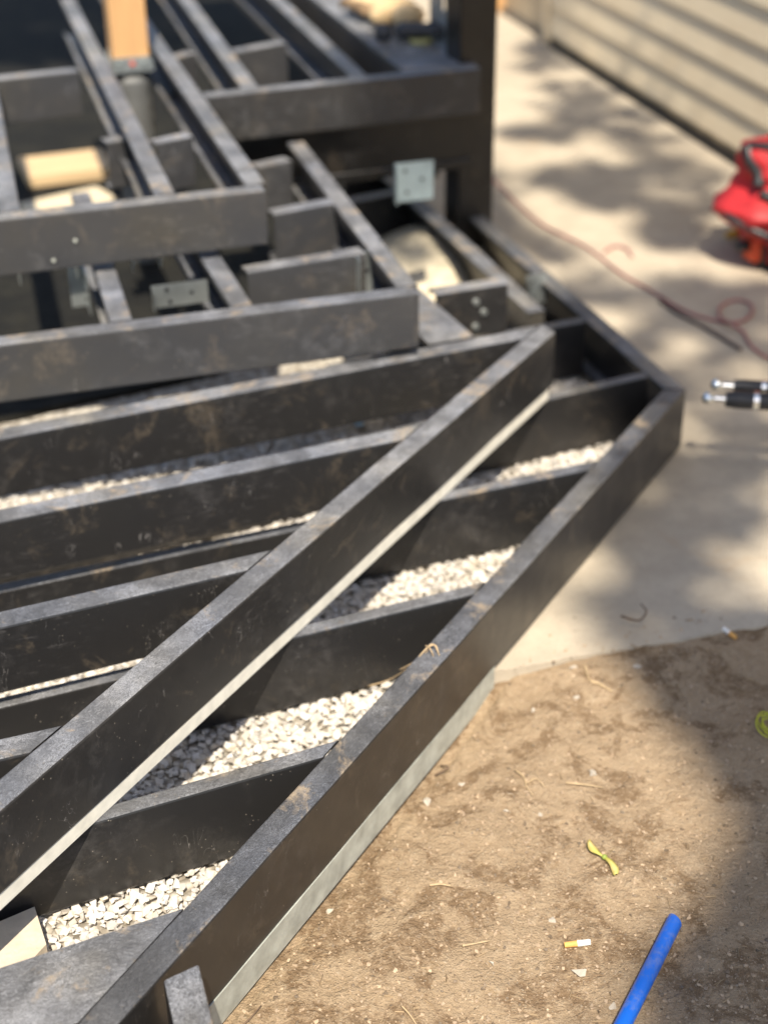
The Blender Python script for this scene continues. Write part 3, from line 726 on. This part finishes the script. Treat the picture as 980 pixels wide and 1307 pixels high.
# red tool bag
bc = at(1000, 330, 0); bag = empty('tool_bag', bc, 'red fabric tool bag with black trim and tools at the siding wall', 'tool bag')
def blob(bm, rings, n=20, sub=1):
    """loft of superelliptic rings: (cx, cy, z, rx, ry, power, yaw)"""
    RR = []
    rr_ = []
    for i in range(len(rings)-1):
        for q in range(sub): rr_.append(tuple(a_+(b_-a_)*q/sub for a_, b_ in zip(rings[i], rings[i+1])))
    rings = rr_ + [rings[-1]]
    for (cx, cy, z, rx, ry, pw, yaw) in rings:
        row = []
        for k in range(n):
            a = 2*math.pi*k/n; c, s = math.cos(a), math.sin(a)
            x = rx*math.copysign(abs(c)**pw, c); y = ry*math.copysign(abs(s)**pw, s)
            dx, dy = x*math.cos(yaw)-y*math.sin(yaw), x*math.sin(yaw)+y*math.cos(yaw)
            w = 1+.06*noise.noise(Vector((x*9, y*9, z*9)))
            row.append(bm.verts.new((cx+dx*w, cy+dy*w, z)))
        RR.append(row)
    for i in range(len(RR)-1):
        for k in range(n): bm.faces.new((RR[i][k], RR[i][(k+1) % n], RR[i+1][(k+1) % n], RR[i+1][k]))
    bm.faces.new(RR[0][::-1]); bm.faces.new(RR[-1])
Mb = frame2(bc, SD) @ Matrix.Diagonal((1, 1, .84, 1))
bm = bmesh.new()
blob(bm, [(.03, 0, .02, .10, .10, .5, 0), (.03, 0, .05, .115, .12, .5, 0), (.02, 0, .10, .115, .125, .5, 0), (-.01, 0, .14, .15, .12, .6, .05), (-.02, 0, .172, .172, .12, .7, .08), (-.02, 0, .19, .17, .115, .65, .1), (0, .01, .225, .145, .10, .6, .1), (.012, .02, .27, .125, .085, .6, .1), (0, .02, .325, .13, .07, .6, .05), (0, .02, .365, .135, .06, .6, .05), (0, .02, .37, .11, .045, .6, .05)], 56, 4)
for v_ in bm.verts:
    o_ = Vector((v_.co.x, v_.co.y, 0)).normalized()
    v_.co += o_*(.030*(.45-abs(noise.noise(v_.co*10)))*1.3 + .012*(.4-abs(noise.noise(v_.co*24+Vector((3, 1, 7))))))
o = bm_obj('body', bm, RED, bag, Mb, True)
# black trim: top edge, shoulder seam, base
def band(pts, r, mat, name='trim', par=bag):
    return obj_me(name, tube_mesh(spline(pts, 5), r, 8), mat, par, Mb, True)
band([(-.14, .01, .372), (-.09, -.035, .376), (.0, -.045, .374), (.08, -.04, .372), (.14, .0, .37)], .013, BLACKP)
band([(-.14, .01, .372), (-.142, -.01, .34), (-.125, -.03, .30), (-.128, -.045, .265)], .017, BLACKP)
band([(-.195, .0, .185), (-.188, -.05, .172), (-.14, -.105, .145), (-.08, -.128, .115), (-.04, -.13, .095)], .011, BLACKP)
band([(-.09, -.04, .372), (-.05, -.07, .32), (.0, -.09, .27), (.05, -.12, .20)], .010, BLACKP, 'strap')
band([(-.13, -.06, .25), (-.09, -.10, .235), (-.03, -.125, .22), (.03, -.13, .215)], .014, BLACKP)
band([(-.10, -.10, .06), (-.05, -.135, .075), (.0, -.14, .08), (.06, -.14, .08)], .014, BLACKP)
bm = bmesh.new(); bx(bm, -.075, .13, -.10, .10, .0, .03, .012); bm_obj('base', bm, BLACKP, bag, Mb, True)
# front pocket, lighter red
bm = bmesh.new(); blob(bm, [(.03, -.13, .04, .085, .03, .6, 0), (.03, -.135, .1, .095, .04, .6, 0), (.03, -.135, .16, .09, .035, .6, 0), (.03, -.13, .185, .075, .02, .6, 0)])
o = bm_obj('pocket', bm, plain('bright_red_nylon', (.55, .03, .02), .55, 0, .25, 14, .4), bag, Mb, True)
bm = bmesh.new(); blob(bm, [(-.02, -.19, .09, .035, .03, .8, .3), (-.02, -.195, .12, .045, .04, .8, .3), (-.02, -.19, .15, .035, .03, .8, .3)]); bm_obj('clip', bm, BLACKP, bag, Mb, True)
# faint pale maker's mark on the flap
bm = bmesh.new()
for (x, y, w, h_) in ((-.105, .205, .02, .006), (-.098, .218, .026, .005), (-.08, .208, .006, .024)):
    bx(bm, x, x+w, -.1275, -.1265, y, y+h_)
bm_obj('printed_mark', bm, plain('pale_print', (.6, .5, .5), .6), bag, Mb)
# tools poking out at the foot of the bag
def tool(name, u, v, z, yaw, mat, label, L=.09, r=.012):
    p = at(u, v, z); t_ = empty(name, p, label, 'hand tool'); M = frame2(p, Vector((math.cos(yaw), math.sin(yaw), 0)))
    obj_me('grip', tube_mesh([(0, 0, 0), (.02, 0, 0), (L*.7, 0, .002), (L, 0, .002)], [r*.7, r, r*1.1, r*.8], 10), mat, t_, M, True)
    obj_me('shank', tube_mesh([(L, 0, .002), (L+.09, 0, 0)], .005, 8), BLACKP, t_, M, True)
    return t_
tool('screwdriver', 926, 300, .02, .35, YELLOW, 'yellow handled screwdriver, the farther one under the red bag')
tool('screwdriver', 948, 325, .02, .3, YELLOW, 'yellow handled screwdriver, the nearer one under the red bag')
dp = at(974, 338, 0); dr = empty('cordless_drill', dp, 'orange and black power tool in front of the red bag', 'power tool')
bm = bmesh.new(); bx(bm, -.055, .05, -.03, .03, .02, .085, .012); bm_obj('housing', bm, ORANGE, dr, frame2(dp, SD), True)
bm = bmesh.new(); bx(bm, -.03, .005, -.034, -.026, .0, .075, .008); bm_obj('grip', bm, BLACKP, dr, frame2(dp, SD))
bm = bmesh.new(); cyl(bm, (-.056, 0, .06), (-.085, 0, .06), .018, .012, 14); bm_obj('chuck', bm, BLACKP, dr, frame2(dp, SD), True)

# yellow string coil at the right edge
pts_ = []
c0 = at(982, 915, 0)
for i in range(90):
    t = i/90*6.283*5; r = .013+.004*math.sin(t*.37)
    pts_.append((c0.x + r*math.cos(t)*1.0 + .004*math.sin(t*.21), c0.y + r*1.7*math.sin(t) + .009*math.cos(t*.13), dirt_z(c0.x, c0.y)+.003+.0012*i/12))
o = obj_me('string_coil', tube_mesh(pts_, .0011, 6), plain('yellow_string', (.55, .55, .04), .6), smooth=True); tag(o, 'small tangled coil of yellow string on the dirt', 'string')

# blue pipe
b0 = at(862, 1167, .0); b1 = at(786, 1318, .0); bd = (b1-b0).normalized()
b0.z = dirt_z(b0.x, b0.y)+.011; e2 = b0+bd*.42; e2.z = dirt_z(e2.x, e2.y)+.012
bm = bmesh.new(); n = 20; ro, ri = .0105, .0082; L = (e2-b0).length; q = (e2-b0).to_track_quat('Z', 'Y').to_matrix().to_4x4(); q.translation = b0
R4 = []
for i, (zz, r) in enumerate(((.03, ri), (0.0006, ri), (0, ri+.0004), (0, ro-.0004), (.0008, ro), (L*.5, ro), (L, ro))):
    R4.append([bm.verts.new((math.cos(2*math.pi*k/n)*r, math.sin(2*math.pi*k/n)*r, zz+(.004*math.cos(2*math.pi*k/n) if zz < .02 else 0))) for k in range(n)])
for i in range(len(R4)-1):
    for k in range(n): bm.faces.new((R4[i][k], R4[i+1][k], R4[i+1][(k+1) % n], R4[i][(k+1) % n]))
bmesh.ops.recalc_face_normals(bm, faces=bm.faces)
o = bm_obj('blue_pipe', bm, BLUE, None, q, True); tag(o, 'straight bright blue plastic pipe lying on the dirt', 'pipe')

# cigarette butts
WHITEP = plain('cigarette_paper', (.8, .78, .72), .8, 0, .05); FILT = plain('cigarette_filter', (.68, .36, .10), .8, 0, .15, 200)
for (u0, v0, u1, v1, lab) in ((720, 1204, 753, 1202, 'crushed cigarette butt with orange filter on the open dirt'), (937, 826, 921, 816, 'cigarette butt with orange filter near the concrete edge')):
    a, b = at(u0, v0, -.02), at(u1, v1, -.02); a.z = dirt_z(a.x, a.y)+.0055; b.z = dirt_z(b.x, b.y)+.0055
    c_ = empty('cigarette_butt', a, lab, 'cigarette butt'); d = b-a
    obj_me('filter', tube_mesh([a, a+d*.5], [.0036, .004], 10), FILT, c_); obj_me('paper', tube_mesh([a+d*.5, a+d], [.0041, .0038], 10), WHITEP, c_)

# maple seed
sd = at(771, 1093, -.02); sd.z = dirt_z(sd.x, sd.y)+.004
seed = empty('maple_seed', sd, 'yellow-green two-winged maple seed on the dirt', 'seed')
SEEDM = Mat('seed_wing'); sv = SEEDM.mapped(rnd=False)
SEEDG = SEEDM.set(color=SEEDM.mix(SEEDM.ramp(SEEDM.noise(sv, 60, 3), [(.35, 0), (.65, 1)]), (.36, .36, .06), (.58, .44, .17)), rough=.5)
for (u, v) in ((752, 1073), (785, 1117)):
    tip = at(u, v, -.02); tip.z = sd.z+.003; d = tip-sd; L = d.length; M = frame2(sd, d); V = []; F = []
    for i in range(9):
        t = i/8; w = .0016+.0052*math.sin(min(t*1.12, 1)*math.pi*.82)*(.35+.65*t); w = w*(1 if t < .9 else .55)
        for s_ in (-1, 0, 1): V.append((t*L, s_*w+.005*math.sin(t*3), .0022*(1-abs(s_))+.004*t*t+.0015*math.sin(t*5)+.001*s_*math.sin(t*9)))
    for i in range(8):
        for k in range(2): F.append((i*3+k, i*3+k+1, (i+1)*3+k+1, (i+1)*3+k))
    o = obj('wing', V, F, SEEDG, seed, M, True); so = o.modifiers.new('s', 'SOLIDIFY'); so.thickness = .0006
bm = bmesh.new(); bmesh.ops.create_uvsphere(bm, u_segments=12, v_segments=8, radius=.004); bm_obj('nutlet', bm, plain('green_nutlet', (.22, .28, .05), .6), seed, Matrix.Translation(sd+Vector((0, 0, .001))), True)
obj_me('stalk', tube_mesh([sd, at(783, 1085, -.02)+Vector((0, 0, .004))], .0006, 5), plain('stalk_brown', (.2, .14, .06), .7), seed)

# stones, twigs and litter on the dirt
PEB = plain('pale_pebble', (.44, .39, .32), .9, 0, .2, 80, .4)
peb = [(755, 983, .0085, 'pale angular pebble above the maple seed'), (738, 1238, .0105, 'pale buried pebble below the cigarette butt on the dirt'), (628, 1223, .006, 'small grey pebble left of the cigarette butt'), (646, 1032, .006, 'small pale pebble beside a patch of damp dirt'), (690, 1034, .005, 'tiny pebble right of the small pale pebble'), (731, 862, .009, 'pale stone chip by the concrete edge'), (735, 893, .006, 'flat pale chip just below the concrete edge'), (544, 1013, .008, 'pale stone close to the foot of the outer diagonal beam'), (422, 1146, .008, 'pale stone beside the galvanised strip'), (590, 990, .006, 'grey chip near the foot of the outer beam end'), (705, 1170, .006, 'grey pebble up left of the cigarette butt'), (783, 1280, .007, 'grey pebble left of the blue pipe'), (680, 905, .005, 'tiny chip on dirt between slab edge and beam'), (812, 858, .007, 'dark clod against the concrete edge')]
for (u, v, r, lab) in peb:
    p = at(u, v, -.02); vs, fs = rng.choice(ROCKS); p.z = dirt_z(p.x, p.y)+r*.2
    q = Matrix.LocRotScale(p, Matrix.Rotation(rng.uniform(0, 6), 3, 'Z').to_quaternion(), Vector((r*1.15, r*.9, r*.6)))
    o = obj('pebble', vs, fs, PEB, None, q); tag(o, lab, 'pebble', 'pebbles on the dirt')
TWIG = plain('dry_twig', (.42, .31, .18), .8, 0, .3, 60); TWIGD = plain('dark_twig', (.12, .08, .05), .85, 0, .3, 60)
def twig(pp, r, lab, mat=TWIG, zz=.003):
    P = []
    for (u, v) in pp:
        p = at(u, v, -.02); p.z = dirt_z(p.x, p.y)+zz+rng.uniform(0, .002); P.append(p)
    n = len(P); P = spline(P, 4); o = obj_me('twig', tube_mesh(P, [r*(1-.5*i/len(P)) for i in range(len(P))], 6), mat, smooth=True); tag(o, lab, 'twig', 'twigs on the dirt')
twig([(590, 1203), (605, 1199), (625, 1197)], .0017, 'brown bent twig left of the cigarette butt')
twig([(722, 997), (745, 1000), (770, 1003)], .0014, 'straight pale twig below the angular pebble')
twig([(657, 981), (668, 990), (672, 1002), (680, 1012)], .0013, 'forked pale rootlet upper left of the dirt')
twig([(672, 998), (684, 992), (694, 1002)], .0012, 'curled rootlet end next to the forked rootlet')
twig([(548, 1127), (562, 1126), (576, 1128)], .0018, 'short pale splinter in the middle of the dirt')
twig([(752, 876), (765, 880), (780, 888)], .0026, 'dry leaf stalk below the concrete edge')
twig([(745, 860), (750, 872), (757, 880)], .0018, 'curved stalk by the pale stone chip')
twig([(303, 1307), (318, 1295), (333, 1279)], .0016, 'thin dark twig by the near end of the strip', TWIGD)
twig([(512, 1282), (522, 1293), (532, 1306)], .0013, 'thin straw at the bottom of the picture')
twig([(555, 973), (572, 968), (562, 960)], .002, 'dark chip of wood at the beam foot', TWIGD)
twig([(790, 812), (812, 818), (822, 806), (815, 797)], .0022, 'dark bent twig on the concrete edge', TWIGD, .024)
# fine crumbs: too many to count
pts2 = []
for _ in range(9000):
    u, v = rng.uniform(260, 1010), rng.uniform(790, 1330); p = at(u, v, -.02)
    es = side(p, EDGEa, ED)
    if side(p, D2a, DD) > -.012 or es > .16 or (es > -.004 and rng.random() < .55+es*3.5): continue
    k = rng.uniform(.7, 1.25) * (1 if rng.random() < .8 else .45); r = min(.0036, .0008*rng.paretovariate(1.7))
    pts2.append((p.x, p.y, (dirt_z(p.x, p.y) if es < -.004 else .0)+r*.25, r, (.36*k, .265*k, .175*k)))
stones('dirt_crumbs', pts2, 'fine grit and crumbs scattered over the dirt', 'grit')
V = []; F = []
for _ in range(230):
    u, v = rng.uniform(300, 1000), rng.uniform(800, 1320); p = at(u, v, -.02)
    if side(p, D2a, DD) > -.015: continue
    on = side(p, EDGEa, ED) > -.003
    if on and rng.random() < .5: continue
    a = rng.uniform(0, 6.28); L = rng.uniform(.002, .009); d = Vector((math.cos(a), math.sin(a), 0)); w = Vector((-d.y, d.x, 0))*rng.uniform(.0004, .001)
    z = (0 if on else dirt_z(p.x, p.y)) + .0012; p.z = z; b = len(V); up = Vector((0, 0, .001))
    V += [p-d*L-w, p-d*L+w, p+d*L+w, p+d*L-w, p-d*L+up, p+d*L+up+Vector((0, 0, .001))]; F += [(b, b+4, b+5, b+3), (b+1, b+2, b+5, b+4), (b, b+1, b+4), (b+3, b+5, b+2)]
o = obj('straw_litter', V, F, plain('straw_bits', (.27, .195, .115), .85, 0, .5, 15)); tag(o, 'scattered bits of straw and bark on the dirt', 'litter', kind='stuff')

# dry grass tuft caught on the outer diagonal
hp = at(548, 832, Z1)
def fibre(pp, r=.0012, par=None):
    P = spline([at(u, v, z) for (u, v, z) in pp], 5); return obj_me('fibre', tube_mesh(P, [r*(1-.6*i/len(P)) for i in range(len(P))], 6), TWIG, par, smooth=True)
tuft = empty('dry_grass_tuft', hp, 'dry grass fibres caught on top of the outer diagonal beam', 'dry grass')
for pp in ([(510, 855, .10), (528, 845, .13), (542, 830, .147), (552, 822, .149), (560, 835, .143), (566, 862, .09)], [(544, 826, .146), (556, 824, .15), (560, 842, .13), (562, 858, .10)], [(470, 876, .02), (500, 866, .05), (530, 845, .12), (548, 828, .147)], [(543, 824, .147), (550, 830, .15), (556, 850, .12), (552, 862, .10)]): fibre(pp, .0013, tuft)
# blue paint chip on a joist, pale stone block in the near bay
p = at(458, 545, Z1); 
bm = bmesh.new(); cyl(bm, (0, 0, 0), (0, 0, .0015), .011, .010, 9); o = bm_obj('plastic_cap', bm, plain('pale_blue_plastic', (.25, .42, .55), .5), None, Matrix.Translation(at(458, 541, .02)+Vector((0, 0, .0)))); tag(o, 'small pale blue plastic cap lying behind the second joist', 'cap')
bl = [at(-25, 1190, .03), at(45, 1160, .03), at(60, 1208, .03), at(35, 1235, .03), at(-20, 1245, .03)]
c_ = sum(bl, Vector())/5; I = Matrix.Translation(Vector((c_.x, c_.y, 0)))
o = prism('paving_block', [(q_.x-c_.x, q_.y-c_.y) for q_ in bl][::-1], -.02, .034, plain('pale_paver', (.55, .47, .36), .85, 0, .15, 30, .4), None, I); tag(o, 'pale stone block in the gravel at the near left bay', 'stone block')

# ------------------------------------------------------------------ things on the upper deck rim
# slotted flat bar standing on edge beside the post
pb0 = at(549, 42, Z3); pb1 = at(584, 68, Z3)
pbd = (pb1-pb0).normalized(); Mq = frame2(Vector((pb0.x, pb0.y, Z3+.002)), pbd)
br = empty('slotted_bracket', pb0, 'grey steel bracket with slotted holes standing beside the black post', 'bracket')
def slotted(L, Ht, holes, th, mat, par, M):
    """flat bar in x-z with real holes: each hole bridged to its own rectangular cell"""
    V = []; F = []
    xs_ = sorted({0, L, *[h[0]-h[2]*1.3 for h in holes], *[h[0]+h[2]*1.3 for h in holes]}); zs_ = sorted({0, Ht, *[h[1]-h[3]*1.15 for h in holes], *[h[1]+h[3]*1.15 for h in holes]})
    bm = bmesh.new()
    for i in range(len(xs_)-1):
        for j in range(len(zs_)-1):
            x0, x1, z0_, z1_ = xs_[i], xs_[i+1], zs_[j], zs_[j+1]
            hh = [h for h in holes if x0 < h[0] < x1 and z0_ < h[1] < z1_]
            if not hh: bm.faces.new([bm.verts.new((x, 0, z)) for (x, z) in ((x0, z0_), (x1, z0_), (x1, z1_), (x0, z1_))]); continue
            hx, hz, rx, rz = hh[0]; n = 24; out = []; inn = []
            for k in range(n):
                a = 2*math.pi*(k+.5)/n; c, s = math.cos(a), math.sin(a)
                m_ = max(abs(c), abs(s)); ox = (c/m_+1)/2*(x1-x0)+x0; oz = (s/m_+1)/2*(z1_-z0_)+z0_
                ez = max(0, rz-rx); sz = math.copysign(ez, s)
                out.append(bm.verts.new((ox, 0, oz))); inn.append(bm.verts.new((hx+rx*c, 0, hz+sz+min(rx, rz)*s)))
            for k in range(n): bm.faces.new((out[k], out[(k+1) % n], inn[(k+1) % n], inn[k]))
    bmesh.ops.remove_doubles(bm, verts=bm.verts, dist=.0003)
    o = bm_obj('plate', bm, mat, par, M); so = o.modifiers.new('s', 'SOLIDIFY'); so.thickness = th; so.offset = 0; return o
DGALV = plain('dull_grey_steel', (.26, .29, .31), .5, .5, .12)
Lb = (pb1-pb0).length
slotted(Lb, .36, [(Lb*.5, .035, .010, .010), (Lb*.5, .12, .014, .045), (Lb*.5, .25, .014, .045)], .004, DGALV, br, Mq)
bm = bmesh.new(); bx(bm, -.0, Lb, -.03, -.003, -.0015, .002, .0005); bm_obj('foot', bm, DGALV, br, Mq)
# work gloves
def glove(u, v, yaw, sc, mat, cuffm, label, flip=1):
    p = at(u, v, Z3); g_ = empty('work_glove', p, label, 'glove', 'work gloves on the rim'); M = frame2(p, Vector((math.cos(yaw), math.sin(yaw), 0)))
    def skin(chain, rads, mat_, nm):
        me = bpy.data.meshes.new(nm); me.from_pydata([tuple(Vector(c)*sc) for c in chain[0]], chain[1], [])
        o = obj_me(nm, me, mat_, g_, M); md = o.modifiers.new('skin', 'SKIN')
        for i, r in enumerate(rads): me.skin_vertices[0].data[i].radius = (r[0]*sc, r[1]*sc)
        me.skin_vertices[0].data[0].use_root = True
        o.modifiers.new('sub', 'SUBSURF').levels = 2; o.modifiers['sub'].render_levels = 2; md.use_smooth_shade = True; return o
    pv = [(0, 0, .03), (.04, 0, .035), (.085, 0, .035)]; pe = [(0, 1), (1, 2)]; pr = [(.035, .022), (.045, .024), (.042, .02)]
    for k, (fy, fl_) in enumerate(((-.033, .06), (-.012, .075), (.010, .07), (.031, .052))):
        i = len(pv); pv += [(.105, fy, .034), (.105+fl_*.55, fy*1.15, .04), (.105+fl_, fy*1.2, .022)]; pe += [(2, i), (i, i+1), (i+1, i+2)]; pr += [(.012, .012), (.0115, .0115), (.009, .009)]
    i = len(pv); pv += [(.045, -.05*flip, .03), (.08, -.07*flip, .024)]; pe += [(1, i), (i, i+1)]; pr += [(.015, .015), (.011, .011)]
    skin((pv, pe), pr, mat, 'hand')
    skin(([(-.055, 0, .03), (-.02, 0, .03), (0.005, 0, .03)], [(0, 1), (1, 2)]), [(.043, .03), (.036, .025), (.034, .022)], cuffm, 'cuff')
TAN = plain('tan_leather', (.55, .40, .22), .75, 0, .3, 14, .5); DARKG = plain('dark_rubber', (.03, .03, .033), .6, 0, .3, 20, .4); LIME = plain('lime_knit', (.42, .50, .10), .8, 0, .2); BROWNG = plain('brown_knit', (.20, .13, .07), .8, 0, .3)
glove(512, 36, 2.1, 1.25, TAN, TAN, 'tan leather work glove lying on the upper deck rim')
glove(500, 54, .1, .85, DARKG, DARKG, 'dark rubber palmed work glove lying on the rim by the tape', -1)
glove(482, 32, 2.0, 1.0, BROWNG, TAN, 'brown work glove half under the tan one on the rim')
# round tape roll
p = at(537, 55, Z3); bm = bmesh.new(); n = 28; prof = [(.018, 0), (.029, 0), (.030, .001), (.030, .013), (.029, .014), (.018, .014)]; RR = []
for k in range(n):
    a = 2*math.pi*k/n; RR.append([bm.verts.new((math.cos(a)*r, math.sin(a)*r, z_)) for (r, z_) in prof])
for k in range(n):
    for j in range(6): bm.faces.new((RR[k][j], RR[(k+1) % n][j], RR[(k+1) % n][(j+1) % 6], RR[k][(j+1) % 6]))
bmesh.ops.recalc_face_normals(bm, faces=bm.faces)
o = bm_obj('tape_roll', bm, plain('olive_tape', (.30, .28, .12), .6, 0, .1), None, Matrix.Translation((p.x, p.y, Z3+.0005)), True); tag(o, 'small olive tape roll lying flat on the deck rim', 'tape')
